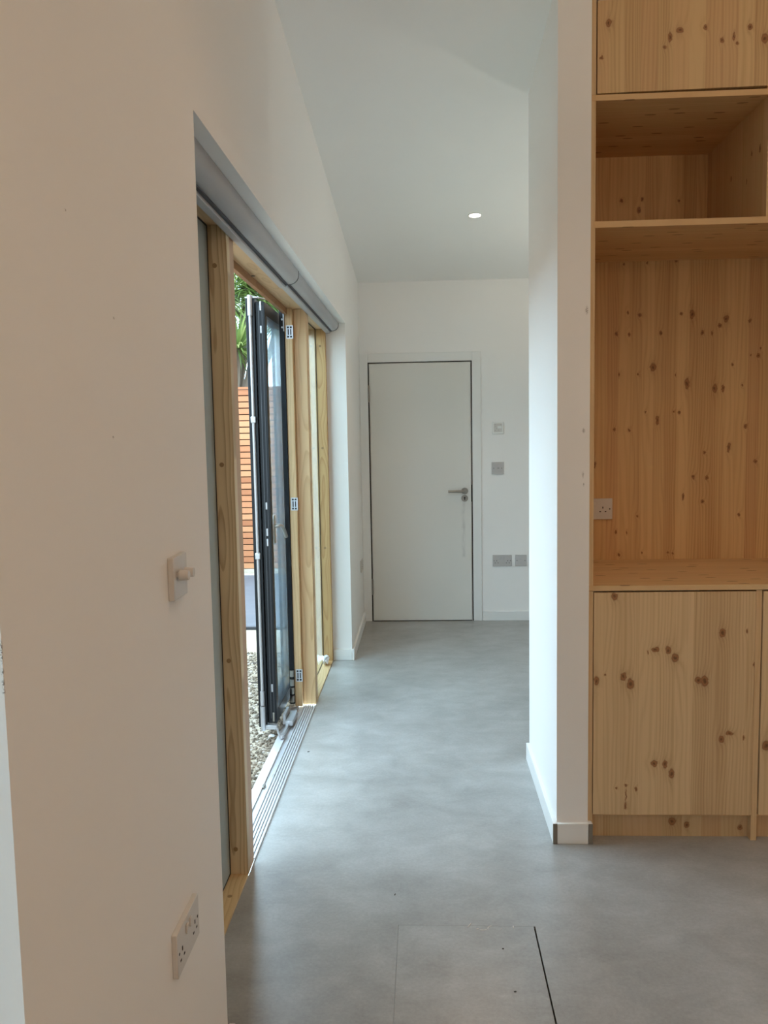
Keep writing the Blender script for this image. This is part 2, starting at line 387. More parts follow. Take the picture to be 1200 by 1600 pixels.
# architrave (three boards) and near-black strips painted as the shade in the leaf gap
box('architrave', XL+0.0005, dx0-0.012, YD-0.016, YD, 0.0, 2.068, M['trim'], D, 0.002)
box('architrave', dx1+0.012, 0.441, YD-0.016, YD, 0.0, 2.068, M['trim'], D, 0.002)
box('architrave', dx0-0.012, dx1+0.012, YD-0.016, YD, dzt+0.010, 2.068, M['trim'], D, 0.002)
box('gap_shade_strip', dx0-0.012, dx0-0.004, YD-0.010, YD+0.0, 0.0, dzt+0.010, M['gap'], D)
box('gap_shade_strip', dx1+0.005, dx1+0.012, YD-0.010, YD+0.0, 0.0, dzt+0.010, M['gap'], D)
box('gap_shade_strip', dx0-0.004, dx1+0.005, YD-0.010, YD+0.0, dzt+0.004, dzt+0.010, M['gap'], D)
t = NT('door_leaf_paint'); o = t.obj(); X = t.sep(o)
n = t.noise(o, 1.2, 3); c = t.mix(n, (0.70, 0.685, 0.64), (0.755, 0.74, 0.69))
# greasy drip mark below the lock
wx = t.noise(t.comb(0.0, 0.0, t.math('MULTIPLY', X[2], 9.0)), 1.0, 1)
dx_ = t.math('ABSOLUTE', t.math('SUBTRACT', X[0], t.math('MULTIPLY_ADD', wx, 0.03, 0.288)))
m1 = t.math('SUBTRACT', 1.0, t.math('DIVIDE', dx_, 0.022), clamp=True)
m2 = t.math('MULTIPLY', t.math('LESS_THAN', X[2], 0.93), t.math('GREATER_THAN', X[2], 0.50))
m3_ = t.noise(t.comb(0.0, t.math('MULTIPLY', X[0], 40.0), t.math('MULTIPLY', X[2], 14.0)), 1.0, 2)
mm = t.math('MULTIPLY', t.math('MULTIPLY', m1, m2), t.math('MULTIPLY', t.math('MULTIPLY_ADD', m3_, 2.4, -0.75, clamp=True), 0.55))
c = t.mix(mm, c, (0.36, 0.35, 0.33)); t.set(Base_Color=c, Roughness=0.42, Specular_IOR_Level=0.4); M['leaf'] = t.m
leaf = box('door_leaf', dx0, dx1, YD-0.012, YD, 0.006, dzt, M['leaf'], D, 0.001)
box('threshold_gap', dx0, dx1, YD-0.010, YD, 0.0, 0.0055, M['gap'], D)
for z0, z1 in ((1.706, 1.827), (0.215, 0.332)):
    h = cyl('hinge', (dx0-0.005, YD-0.017, z0), (dx0-0.005, YD-0.017, z1), 0.007, M['steel'], D)
    cyl('hinge_pin', (dx0-0.005, YD-0.017, z0-0.004), (dx0-0.005, YD-0.017, z1+0.004), 0.0045, M['steel'], h)
rose = cyl('handle_rose', (0.313, YD-0.020, 1.013), (0.313, YD-0.012, 1.013), 0.026, M['steel'], D, n=28)
tube('lever_handle', [(0.313, YD-0.020, 1.013), (0.313, YD-0.052, 1.013), (0.308, YD-0.060, 1.013), (0.296, YD-0.064, 1.013), (0.185, YD-0.064, 1.013)], 0.0095, M['steel'], D)
kr = cyl('lock_rose', (0.312, YD-0.018, 0.957), (0.312, YD-0.012, 0.957), 0.026, M['steel'], D, n=28)
bm = bmesh.new(); add_cyl(bm, (0.312, YD-0.0195, 0.961), (0.312, YD-0.0178, 0.961), 0.0065, n=14); add_box(bm, 0.3085, 0.3155, YD-0.0195, YD-0.0178, 0.943, 0.958)
finish('keyhole', bm, M['hole'], kr)
box('strike_plate', dx1+0.0015, dx1+0.0045, YD-0.0125, YD-0.004, 0.93, 1.06, M['hole'], D)

# ------------------------------------------------------------------ glazed opening: timber frame (door_2)
F = struct(empty('door_2', (XF, (YR1+YR2)/2, 0)))
oakp = [at(u, v, 'y', 2.63) for u, v in ((334, 415), (346, 726), (357, 1032), (371, 1327))]
M['post_a'] = fir('redwood_post', light=(0.72, 0.59, 0.38), dark=(0.30, 0.185, 0.085), mid=-0.652, seed=2.0, flat=0.5)
M['post_b'] = fir('redwood_post_b', light=(0.66, 0.45, 0.24), dark=(0.46, 0.27, 0.12), mid=-0.62, seed=5.0, scale=0.7)
M['post_c'] = fir('redwood_post_c', light=(0.56, 0.38, 0.18), dark=(0.36, 0.18, 0.07), mid=-0.64, seed=8.0)
M['jamb'] = fir('redwood_jamb', across='y', depth='x', light=(0.58, 0.39, 0.25), dark=(0.42, 0.25, 0.14), mid=2.8, seed=4.0)
M['head'] = fir('redwood_head', along='y', across='x', depth='z', light=(0.66, 0.45, 0.25), dark=(0.48, 0.29, 0.14), mid=-0.65, seed=6.0, scale=0.8)
M['head2'] = fir('redwood_head_outer', along='y', across='z', depth='x', light=(0.40, 0.21, 0.10), dark=(0.24, 0.11, 0.05), mid=2.1, seed=7.0)
M['sill'] = fir('redwood_sill', along='y', across='x', depth='z', light=(0.62, 0.45, 0.24), dark=(0.44, 0.28, 0.13), mid=-0.6, seed=3.0)
M['plug'] = plain('end_grain_plug', (0.30, 0.19, 0.09), 0.6)
XG = -0.664                                # glass plane of the fixed lights
ZHD = 2.118                                # underside of the timber head
box('post', -0.676, XF, 2.63, 2.668, 0.0, ZHD, M['post_a'], F, 0.0015)
box('door_jamb', -0.6895, XF-0.0015, 2.672, 2.73, 0.0, ZHD, M['jamb'], F, 0.0015)
box('post', -0.671, XF, 4.40, 4.482, 0.0, ZHD, M['post_b'], F, 0.002)
box('door_jamb', -0.711, -0.6715, 4.36, 4.482, 0.0, ZHD, M['post_b'], F, 0.002)
box('post', -0.671, XF, 5.246, YR2, 0.0, ZHD, M['post_c'], F, 0.0015)
box('post', -0.716, XF, YR1, 1.862, 0.0, ZHD, M['post_c'], F, 0.0015)
box('head_rail', -0.697, XF, YR1, YR2, ZHD, ZH, M['head'], F)
box('outer_head_rail', -0.716, -0.6975, YR1, YR2, 2.088, ZH, M['head2'], F)
box('sill', -0.716, XF, 1.862, 2.63, -0.03, 0.006, M['sill'], F, 0.0015)
box('sill', -0.716, XF, 4.482, 5.246, -0.03, 0.006, M['sill'], F, 0.0015)
for z in (1.994, 1.373, 0.734, 0.092): cyl('wood_plug', (-0.643, 2.6285, z), (-0.643, 2.632, z), 0.0075, M['plug'], F, n=16)
for z in (2.014, 1.378, 0.742): cyl('wood_plug', (-0.636, 5.2445, z), (-0.636, 5.248, z), 0.0075, M['plug'], F, n=16)
cyl('wood_plug', (-0.634, 2.494, 0.004), (-0.634, 2.494, 0.0068), 0.0075, M['plug'], F, n=16)
hk = at(395, 431, 'z', ZHD); cyl('wood_plug', (hk.x, hk.y, ZHD-0.0006), (hk.x, hk.y, ZHD+0.002), 0.010, M['hole'], F, n=16)
for y0, y1 in ((1.862, 2.63), (4.482, 5.246)):
    box('glass_pane', XG-0.024, XG, y0, y1, 0.006, ZHD, M['added_grey_film' if y0 < 3 else 'glass'], F)
    boxes('gasket', [(XG, XG+0.002, y0, y0+0.006, 0.006, ZHD), (XG, XG+0.002, y1-0.004, y1, 0.006, ZHD), (XG, XG+0.002, y0+0.006, y1-0.004, 0.006, 0.009), (XG, XG+0.002, y0+0.006, y1-0.004, ZHD-0.005, ZHD)], M['rubber'], F)
box('outer_cladding', -0.733, -0.690, 2.622, 2.73, 0.0, 2.086, M['cladding'], F, 0.002)
# threshold: ridged inner plate and outer channel
prof = [(-0.600, -0.03), (-0.600, 0.001)]
for i in range(5):
    x = -0.6015 - i*0.0116
    prof += [(x, 0.0075), (x-0.0062, 0.0075), (x-0.0066, 0.0015), (x-0.0112, 0.0015)]
prof += [(-0.660, 0.008), (-0.664, 0.008), (-0.664, -0.004), (-0.690, -0.004), (-0.690, 0.004), (-0.733, -0.006), (-0.733, -0.03)]
extrude_xz('threshold_track', prof, 2.73, 4.36, M['alu'], F, smooth=False)
for k, (u, v) in enumerate(((428, 1213), (412, 1229))):
    q = at(u, v, 'z', 0.0); bm = bmesh.new(); add_box(bm, q.x-0.006, q.x+0.006, q.y-0.016, q.y+0.016, -0.004, 0.006, 0.002); finish('track_stop', bm, M['steel'], F, True)
# lock keeps on the far jamb
for z in (1.996, 1.100, 0.172):
    kp = box('lock_keep', -0.704, -0.667, 4.3580, 4.3602, z-0.034, z+0.034, M['alu'], F, 0.0006)
    sl = []
    for dz in (-0.024, 0.024): sl += [(-0.698, -0.688, 4.3572, 4.3582, z+dz-0.0045, z+dz+0.0045), (-0.683, -0.673, 4.3572, 4.3582, z+dz-0.0045, z+dz+0.0045)]
    sl += [(-0.695, -0.689, 4.3572, 4.3582, z-0.015, z+0.015), (-0.682, -0.676, 4.3572, 4.3582, z-0.015, z+0.015)]
    for s in sl: box('slot', *s, M['hole'], kp)
# black hinge jamb beside the far post
hj = box('hinge_jamb', -0.738, -0.7112, 4.352, 4.40, 0.015, 2.138, M['black'], F, 0.002)
for z in (2.02, 2.06, 2.10): cyl('bolt', (-0.722, 4.350, z), (-0.722, 4.3525, z), 0.005, M['silver'], F, n=12)
box('hinge_plate', -0.7165, -0.7105, 4.345, 4.359, 2.00, 2.125, M['silver'], F, 0.001)
for z in (0.03, 0.075, 0.12, 0.17): cyl('hinge_knuckle', (-0.722, 4.344, z), (-0.722, 4.344, z+0.036), 0.011, M['steel'], F, n=14)

# ------------------------------------------------------------------ opening beside the camera (window_1)
Wn = struct(empty('window_1', (XF, (YN0+YN1)/2, 0)))
for y0, y1 in ((YN0, YN0+0.06), (YN1-0.03, YN1), (-0.36, -0.29)): box('post', -0.70, XF-0.03, y0, y1, 0.0, ZHD, M['post_c'], Wn)
box('head_rail', -0.70, XF, YN0, YN1, ZHD, ZH, M['head'], Wn); box('sill', -0.70, XF, YN0, YN1, 0.0, 0.05, M['sill'], Wn)
for y0, y1 in ((YN0+0.06, -0.36), (-0.29, YN1-0.03)): box('glass_pane', -0.67, -0.646, y0, y1, 0.05, ZHD, M['dimmed_glass'], Wn)

# ================================================================== GARDEN
t = NT('sandy_ground'); o = t.obj(); X = t.sep(o)
n1 = t.noise(o, 1.3, 4, 0.6); n2 = t.noise(o, 38, 4, 0.7); n3 = t.noise(o, 9, 3)
g = t.math('ADD', t.math('MULTIPLY', n1, 0.4), t.math('ADD', t.math('MULTIPLY', n2, 0.45), t.math('MULTIPLY', n3, 0.15)))
c = t.ramp(g, [(0.30, (0.17, 0.13, 0.095)), (0.47, (0.36, 0.295, 0.22)), (0.64, (0.50, 0.435, 0.35))])
t.bump(n2, 0.6, 0.01); M['ground'] = t.set(Base_Color=c, Roughness=0.95, Specular_IOR_Level=0.1)
ZG = -0.06
bm = bmesh.new(); add_box(bm, -14, XO-0.003, -9, 22, ZG-0.2, ZG); struct(finish('ground', bm, M['ground']))
bm = bmesh.new(); add_box(bm, XO-0.003, 8, YD+0.121, 22, ZG-0.2, ZG); struct(finish('ground_behind_house', bm, M['ground']))
# gravel by the threshold
t = NT('gravel_stones'); geo = t.node('ShaderNodeNewGeometry'); c = t.ramp(geo.outputs['Random Per Island'], [(0.0, (0.10, 0.078, 0.055)), (0.5, (0.21, 0.165, 0.12)), (0.85, (0.32, 0.265, 0.205)), (1.0, (0.58, 0.55, 0.5))])
M['gravel'] = t.set(Base_Color=c, Roughness=0.9)
ico = bmesh.new(); bmesh.ops.create_icosphere(ico, subdivisions=1, radius=1.0); iv = [v.co.copy() for v in ico.verts]; idx = [[v.index for v in f.verts] for f in ico.faces]; ico.free()
V, Fc = [], []
rg_ = random.Random(3)
for k in range(9000):
    x = XO-0.01 - rg_.random()**1.3*0.9; y = 2.3 + rg_.random()*3.4; r = 0.004 + 0.007*rg_.random()**2
    b0 = len(V); sx, sy, sz = (r*(0.8+0.6*rg_.random()) for _ in range(3)); an = rg_.random()*6.3; ca, sa = math.cos(an), math.sin(an)
    for v in iv: V.append((x + ca*v.x*sx - sa*v.y*sy, y + sa*v.x*sx + ca*v.y*sy, ZG + sz*0.35 + v.z*sz*0.8))
    Fc += [[b0+i for i in f] for f in idx]
me = bpy.data.meshes.new('gravel'); me.from_pydata(V, [], Fc); tag(link('gravel', me, M['gravel']), 'loose brown gravel on the ground outside the threshold', 'gravel', kind='stuff')
# white stone and small leaves on the ground
q = at(425, 1153, 'z', ZG)
def pebble(name, c, r, mat, flat=0.5, seed=0):
    bm = bmesh.new(); bmesh.ops.create_icosphere(bm, subdivisions=2, radius=r)
    for v in bm.verts:
        k = 1 + 0.25*noise.noise(v.co*(1.5/r) + Vector((seed, 0, 0))); v.co = Vector((v.co.x*k*1.3, v.co.y*k, v.co.z*k*flat)) + Vector(c)
    return finish(name, bm, mat, None, True, 60)
tag(pebble('white_stone', (q.x, q.y, ZG+0.012), 0.013, plain('white_stone', (0.75, 0.74, 0.72), 0.8)), 'small white stone on the gravel by the threshold', 'stone')
M['deadleaf'] = plain('dead_leaf', (0.05, 0.035, 0.025), 0.8)
for i, (u, v) in enumerate(((398, 1037), (402, 1067))):
    q = at(u, v, 'z', ZG); bm = bmesh.new(); L = 0.035
    P = [(-1, 0, 0.1), (-.5, .22, 0), (0, .3, .05), (.5, .2, .12), (1, 0, .2), (.5, -.2, .1), (0, -.3, .02), (-.5, -.22, 0)]
    top = [bm.verts.new((q.x + a*L*1.6, q.y + b*L, ZG+0.004 + c_*L)) for a, b, c_ in P]; bot = [bm.verts.new(v_.co - Vector((0, 0, 0.0015))) for v_ in top]
    bm.faces.new(top); bm.faces.new(bot[::-1])
    for j in range(8): bm.faces.new((top[j], bot[j], bot[(j+1) % 8], top[(j+1) % 8]))
    tag(finish('dead_leaf', bm, M['deadleaf']), 'dark dead leaf lying on the pale sandy ground', 'leaf', 'dead leaves on the sand')
# ground sheet
t = NT('blue_sheet'); o = t.obj(); n = t.noise(o, 6, 4, 0.6, 0.5); c = t.mix(n, (0.085, 0.086, 0.10), (0.125, 0.127, 0.142)); M['sheet'] = t.set(Base_Color=c, Roughness=0.7)
bm = bmesh.new(); nx, ny = 46, 60; x0s, x1s, y0s, y1s = -3.4, -0.75, 6.42, 8.92; g_ = []
for j in range(ny+1):
    row = []
    for i in range(nx+1):
        x = x0s + (x1s-x0s)*i/nx; y = y0s + (y1s-y0s)*j/ny
        z = ZG + 0.022 + 0.030*noise.noise(Vector((x*2.2, y*2.6, 1))) + 0.012*noise.noise(Vector((x*7, y*6, 4)))
        edge = min(j, ny-j)/3.0
        row.append(bm.verts.new((x, y + 0.03*noise.noise(Vector((x*3, 0, y))), max(ZG+0.003, z if edge >= 1 else ZG+0.004+(z-ZG)*edge))))
    g_.append(row)
for j in range(ny):
    for i in range(nx): bm.faces.new((g_[j][i], g_[j][i+1], g_[j+1][i+1], g_[j+1][i]))
sh = finish('ground_sheet', bm, M['sheet'], None, True, 80); md = sh.modifiers.new('thick', 'SOLIDIFY'); md.thickness = 0.003; md.offset = 1
tag(sh, 'pale blue-grey sheet spread on the ground before the slatted fence', 'ground sheet')
box('sheet_edge_batten', -3.4, -0.75, 6.385, 6.415, ZG+0.0, ZG+0.022, plain('dark_batten', (0.03, 0.03, 0.035), 0.7))
tag(bpy.data.objects['sheet_edge_batten'], 'thin dark batten along the edge of the blue-grey sheet', 'batten')

# slatted fence
t = NT('cedar_slat'); o = t.obj(); X = t.sep(o); inf = t.node('ShaderNodeObjectInfo')
n = t.noise(t.comb(t.math('MULTIPLY', X[0], 2.0), 0.0, t.math('MULTIPLY', X[2], 90.0)), 1.0, 3); k = t.math('MULTIPLY_ADD', n, 0.35, t.math('MULTIPLY', inf.outputs['Random'], 0.65))
c = t.ramp(k, [(0.1, (0.30, 0.10, 0.037)), (0.45, (0.43, 0.165, 0.07)), (0.85, (0.50, 0.23, 0.105))]); M['cedar'] = t.set(Base_Color=c, Roughness=0.7)
M['slat_gap_dark'] = plain('dark_slat_gap', (0.05, 0.022, 0.010), 0.9)
FY = 9.0; fx0, fx1 = -4.7, -0.5
pitch_ = 0.0677
def slat_fence(label, a, b, at_, along):
    """slats from a to b along x (facing -y) or along y (facing +x) with posts behind"""
    def bb(u0, u1, d0, d1, z0, z1): return (u0, u1, at_+d0, at_+d1, z0, z1) if along == 'x' else (at_-d1, at_-d0, u0, u1, z0, z1)
    c = ((a+b)/2, at_, ZG) if along == 'x' else (at_, (a+b)/2, ZG)
    Fe = thing('slat_fence', label, 'fence', c); smesh = None
    for i in range(29):
        if smesh is None:
            bm = bmesh.new(); add_box(bm, *bb(a, b, 0.0, 0.022, -0.0285, 0.0285), 0.0015); s_ = finish('slat', bm, M['cedar'], Fe); smesh = s_.data
        else: s_ = link('slat', smesh, None, Fe)
        s_.location = Vector((0, 0, i*pitch_ + 0.036))
    n = max(2, int((b-a)/2)+1)
    for k in range(n):
        x = a+0.05 + (b-a-0.1)*k/(n-1); box('fence_post', *bb(x-0.04, x+0.04, 0.0225, 0.10, ZG, 1.95), M['cedar'], Fe)
    box('gap_dark_sheet', *bb(a, b, 0.0221, 0.0224, 0.0, 1.96), M['slat_gap_dark'], Fe)  # thin dark sheet added so the slat gaps look dark
    box('fence_cap', *bb(a, b, -0.012, 0.11, 1.966, 1.99), M['cedar'], Fe)
slat_fence('orange cedar fence of narrow horizontal slats behind the ground sheet', fx0, fx1, FY, 'x')
slat_fence('unseen cedar slat fence added along the garden side to block low sky', -4.5, 8.98, -4.72, 'y')  # added out of view to cut low sky light on the partition

# cordyline behind the fence
t = NT('cordyline_leaf'); geo = t.node('ShaderNodeNewGeometry'); c = t.ramp(geo.outputs['Random Per Island'], [(0.0, (0.06, 0.10, 0.03)), (0.5, (0.17, 0.24, 0.06)), (1.0, (0.42, 0.46, 0.17))])
t.set(Base_Color=c, Roughness=0.4, Specular_IOR_Level=0.5)
tl = t.node('ShaderNodeBsdfTranslucent'); t.l.new(c, tl.inputs[0]); mx = t.node('ShaderNodeMixShader'); mx.inputs[0].default_value = 0.35
t.l.new(t.b.outputs[0], mx.inputs[1]); t.l.new(tl.outputs[0], mx.inputs[2]); t.l.new(mx.outputs[0], t.n['Material Output'].inputs[0]); M['cord'] = t.m
M['bark'] = paint('cordyline_bark', (0.16, 0.12, 0.09), 0.9, 0.3, 0.6)
def rosette(name, c, n, L, parent, rg):
    bm = bmesh.new(); c = Vector(c)
    for i in range(n):
        az = rg.random()*2*math.pi; el = math.asin(max(-0.75, min(0.98, rg.uniform(-0.62, 1.0)))); ll = L*rg.uniform(0.75, 1.1); w = rg.uniform(0.011, 0.019)
        d = Vector((math.cos(az)*math.cos(el), math.sin(az)*math.cos(el), math.sin(el))); side = d.cross(Vector((0, 0, 1))).normalized() if abs(d.z) < 0.98 else Vector((1, 0, 0))
        prev = None; p = c.copy(); dd = d.copy(); seg = 5
        for k in range(seg+1):
            f = k/seg; ww = w*(0.55+1.1*f if f < 0.4 else 1.0*(1-f)/0.6+0.03)
            up = side.cross(dd).normalized()
            cur = (bm.verts.new(p - side*ww), bm.verts.new(p - up*ww*0.35), bm.verts.new(p + side*ww))
            if prev:
                bm.faces.new((prev[0], prev[1], cur[1], cur[0])); bm.faces.new((prev[1], prev[2], cur[2], cur[1]))
            prev = cur; p = p + dd*(ll/seg); dd = (dd + Vector((0, 0, -0.10 - 0.16*f))).normalized()
    o_ = finish(name, bm, M['cord'], parent, True, 80); return tag(o_, kind='stuff')
TY = 10.2
Tr = thing('cordyline_tree', 'spiky green cordyline tree rising behind the cedar fence', 'tree', (-2.35, TY, ZG))
rgn = random.Random(11)
cents = [at(u, v, 'y', TY+dy) for u, v, dy in ((352, 470, 0), (384, 452, 0.25), (372, 545, -0.25), (412, 470, 0.1), (345, 545, 0.2), (440, 500, 0.2), (400, 415, 0.4), (330, 430, 0.3))]
trunk_top = Vector((-2.35, TY, 1.55))
tube('trunk', [(-2.35, TY, ZG-0.05), (-2.33, TY, 0.6), trunk_top], 0.085, M['bark'], Tr)
for cpt in cents:
    mid = (trunk_top + cpt)/2 + Vector((0, 0, -0.15)); tube('branch', [trunk_top - Vector((0, 0, 0.05)), mid, cpt], 0.04, M['bark'], Tr, n=8)
    rosette('foliage', cpt, 150, 0.60, Tr, rgn)

# ================================================================== FOLDED GLAZED DOOR LEAVES
def door_leaf(name, label, x0, x1, y0, y1, z0, z1, group):
    T = thing(name, label, 'door', ((x0+x1)/2, y0, z0), group); s = 0.052
    box('stile', x0, x1, y0, y0+s, z0, z1, M['black'], T, 0.0015); box('stile', x0, x1, y1-s, y1, z0, z1, M['black'], T, 0.0015)
    box('rail', x0, x1, y0+s, y1-s, z0, z0+0.06, M['black'], T, 0.001); box('rail', x0, x1, y0+s, y1-s, z1-0.06, z1, M['black'], T, 0.001)
    box('glass_pane', (x0+x1)/2-0.012, (x0+x1)/2+0.012, y0+s, y1-s, z0+0.06, z1-0.06, M['leaf_glass'], T)
    return T
A = door_leaf('glazed_door_leaf', 'black-framed glass door leaf with lever handle folded back outside the far post', -0.789, -0.746, 4.000, 4.72, 0.035, 2.098, None)
B = door_leaf('glazed_door_leaf', 'outer black-framed glass door leaf carrying the silver bolt rod', -0.834, -0.791, 3.985, 4.70, 0.020, 2.112, None)
# edge hardware on the inner leaf
boxes('edge_groove', [(-0.776, -0.773, 3.9985, 4.0002, 0.06, 2.08), (-0.760, -0.758, 3.9985, 4.0002, 0.06, 2.08)], plain('groove_grey', (0.045, 0.047, 0.052), 0.4), A)
for z0, z1 in ((2.055, 2.10), (1.95, 1.985), (1.105, 1.14), (0.975, 1.012), (0.925, 0.962), (0.195, 0.235)):
    pl = box('lock_bolt', -0.770, -0.761, 3.996, 4.0005, z0, z1, M['silver'], A, 0.0015)
box('bottom_pin', -0.767, -0.757, 3.995, 4.001, 0.045, 0.09, M['steel'], A, 0.001)
hb = box('handle_plate', -0.746, -0.739, 4.055, 4.085, 0.93, 1.07, M['steel'], A, 0.002)
tube('lever_handle', [(-0.739, 4.07, 1.015), (-0.715, 4.07, 1.02), (-0.702, 4.075, 1.012), (-0.697, 4.10, 0.985), (-0.695, 4.13, 0.955)], 0.009, M['steel'], A)
# bolt rod on the outer leaf
tube('bolt_rod', [(-0.811, 3.978, 0.19), (-0.811, 3.978, 2.09)], 0.0075, M['silver'], B)
tube('rod_sleeve', [(-0.811, 3.976, 0.008), (-0.811, 3.976, 0.13)], 0.0125, M['silver'], B)
tube('rod_sleeve', [(-0.811, 3.976, 0.135), (-0.811, 3.976, 0.205)], 0.0105, M['silver'], B)
tube('rod_sleeve', [(-0.811, 3.976, 2.03), (-0.811, 3.976, 2.125)], 0.0115, M['silver'], B)
for z in (1.54, 0.88): box('rod_clip', -0.823, -0.799, 3.968, 3.986, z-0.016, z+0.016, M['silver'], B, 0.003)
box('top_bracket', -0.836, -0.776, 3.984, 4.02, 2.113, 2.119, M['silver'], B, 0.001)
tube('stay_arm', [(-0.811, 3.98, 2.122), (-0.77, 4.06, 2.122), (-0.735, 4.14, 2.122)], 0.004, M['silver'], B, n=8)
box('bottom_bracket', -0.80, -0.742, 3.97, 4.0, 0.012, 0.034, M['silver'], B, 0.002)
tube('stay_arm', [(-0.745, 3.985, 0.018), (-0.72, 3.90, 0.014), (-0.70, 3.87, 0.012)], 0.006, M['silver'], B, n=8)
# roller carriage in the threshold channel
cb = box('carriage_body', -0.712, -0.672, 4.03, 4.20, 0.009, 0.034, M['silver'], B, 0.003); box('carriage_fin', -0.728, -0.713, 4.06, 4.18, 0.006, 0.06, M['silver'], cb, 0.002)
cyl('roller', (-0.70, 3.87, 0.009), (-0.70, 3.87, 0.024), 0.013, M['silver'], cb, n=18); box('carriage_link', -0.706, -0.692, 3.87, 4.04, 0.012, 0.020, M['silver'], cb, 0.002)

# ================================================================== ROLLER BLINDS
def blind(label, y0, y1, k):
    T = thing('roller_blind', label, 'blind', (-0.56, (y0+y1)/2, ZH))
    zt = ZH-0.001; xf = -0.520 - (1-k)*0.02; r = 0.040*k; cx, cz = xf-r, zt-0.014*k
    pr = [(xf, zt)] + [(cx + r*math.cos(a), cz - r*math.sin(a)) for a in [math.pi/2*i/10 for i in range(0, 11)]]
    pr += [(cx-0.012, cz-r), (-0.5975, cz-r+0.006), (-0.5975, zt)]
    extrude_xz('cassette', pr, y0, y1, M['blind'], T)
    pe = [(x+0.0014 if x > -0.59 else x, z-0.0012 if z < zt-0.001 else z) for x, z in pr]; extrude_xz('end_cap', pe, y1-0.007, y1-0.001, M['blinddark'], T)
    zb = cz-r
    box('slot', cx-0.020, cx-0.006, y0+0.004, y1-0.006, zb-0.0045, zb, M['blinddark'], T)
    box('bottom_bar', -0.601, cx-0.016, y0+0.004, y1-0.010, zb-0.016, zb-0.004, M['blind'], T, 0.003, 2)
    return T
blind('long grey roller blind cassette above the folding door opening', YR1+0.004, 3.60, 1.0)
blind('slimmer grey roller blind cassette ending at the bright far reveal', 3.604, YR2-0.006, 0.86)

# ================================================================== FITTED PINE CUPBOARDS
def kn(lst, axis, val, ra=0.0078, rl=0.0098): return [(at(k[0], k[1], axis, val), (k[2] if len(k) > 2 else 1)*ra, (k[3] if len(k) > 3 else (k[2] if len(k) > 2 else 1))*rl) for k in lst]
back_k = [(980,489,.5,.8),(998,493,.9),(1063,491,.8),(1080,492,1.3,2.0),(1133,499,1.4,1.6),(1123,509,1.),(1170,502,.9),(962,522,.7,1.),(982,523,.7,1.),(1031,521,.9),(1096,520,.9,1.2),(1111,521,.5,.9),
 (1187,545,.6),(1172,555,.5),(1183,556,.9),(1019,574,1.6,1.8),(1143,570,.6),(966,586,.4,.8),(996,585,.6),(1054,586,.4,.6),(1072,600,1.3,2.4),(1115,607,1.3,1.8),(1128,607,.9,1.5),(1158,602,.6),(1007,644,.4,.5),
 (1060,644,.8),(1051,643,.5),(1026,657,1.,2.),(959,671,.8),(982,672,.8),(1163,666,1.),(1137,699,1.,2.2),(1099,707,.8,.7),(1178,721,1.,.8),(929,726,.6,1.4),(1082,745,.9,1.),(1103,746,1.),(1066,776,.6,1.8),(1096,783,.9,.7),
 (995,806,.6),(1153,804,.8),(961,831,.5,.9),(978,832,.4,.8),(966,866,.8),(1002,863,.6),(1042,863,.6),(1050,864,.6),(974,414,.6),(1010,412,.6),(1055,409,.7)]
M['pine_back'] = pine('pine_back_panel', knots=kn(back_k, 'y', YB), light=(0.66, 0.43, 0.20), dark=(0.39, 0.20, 0.07), stave=0.047, seed=1.0)
door_k = [(960,932,1.5,1.3),(1129,989,1.5,1.6),(1167,986,.5,.7),(1024,1015,1.8,.9),(1013,1019,.4,.9),(1044,1016,1.2,1.5),(1055,1028,1.7,1.6),(932,1064,1.2,1.6),(946,1054,.5),(974,1057,1.4,1.5),(985,1069,1.7,2.0),(1091,1063,1.5,1.3),(1101,1064,1.7,2.0),
 (1127,1155,1.3,1.3),(1140,1146,1.8,.8),(1162,1153,.4,.9),(1022,1193,1.6,1.2),(1039,1194,1.2,1.5),(1049,1209,1.3,1.8),(963,1231,.5),(978,1227,.5),(994,1233,.7),(977,1259,.6,1.2),(1179,1039,.5,1.),(978,1243,.3,2.6)]
M['pine_door'] = pine('pine_door', knots=kn(door_k, 'y', YC, 0.0082, 0.0105), light=(0.68, 0.495, 0.285), dark=(0.41, 0.25, 0.12), stave=0.062, seed=2.0)
M['pine_door2'] = pine('pine_door_b', knots=kn([(1197,1165,2.,2.),(1210,1030,1.5),(1260,1100,1.6),(1240,990,1.)], 'y', YC), light=(0.68, 0.495, 0.285), dark=(0.41, 0.25, 0.12), stave=0.058, seed=12.0)
top_k = [(951,36,1.2,1.4),(1047,58,.9,1.8),(1062,47,1.6,1.),(1038,74,.8),(1102,42,.9),(1128,63,.9),(1147,57,.5,1.6),(1152,67,.6),(1172,42,1.1),(940,90,.7),(1195,60,1.6,1.6)]
M['pine_top'] = pine('pine_upper_door', knots=kn(top_k, 'y', YC), light=(0.65, 0.45, 0.23), dark=(0.40, 0.225, 0.095), stave=0.052, seed=3.0)
M['pine_side'] = pine('pine_side_panel', across='y', knots=kn([(1174,240,.8,1.),(1187,232,.8,1.6),(1166,284,.5,1.),(1142,280,.6,1.2)], 'x', 1.141), light=(0.66, 0.46, 0.24), dark=(0.50, 0.30, 0.13), seed=4.0)
M['pine_shelf'] = pine('pine_shelf', along='x', across='y', light=(0.68, 0.46, 0.23), dark=(0.50, 0.30, 0.12), speck=True, seed=5.0)
M['pine_worktop'] = pine('pine_worktop', along='x', across='y', light=(0.72, 0.51, 0.28), dark=(0.56, 0.36, 0.17), speck=True, seed=6.0)
M['pine_edge'] = pine('pine_front_edge', along='z', across='x', light=(0.68, 0.49, 0.28), dark=(0.52, 0.33, 0.16), stave=0.2, seed=7.0)
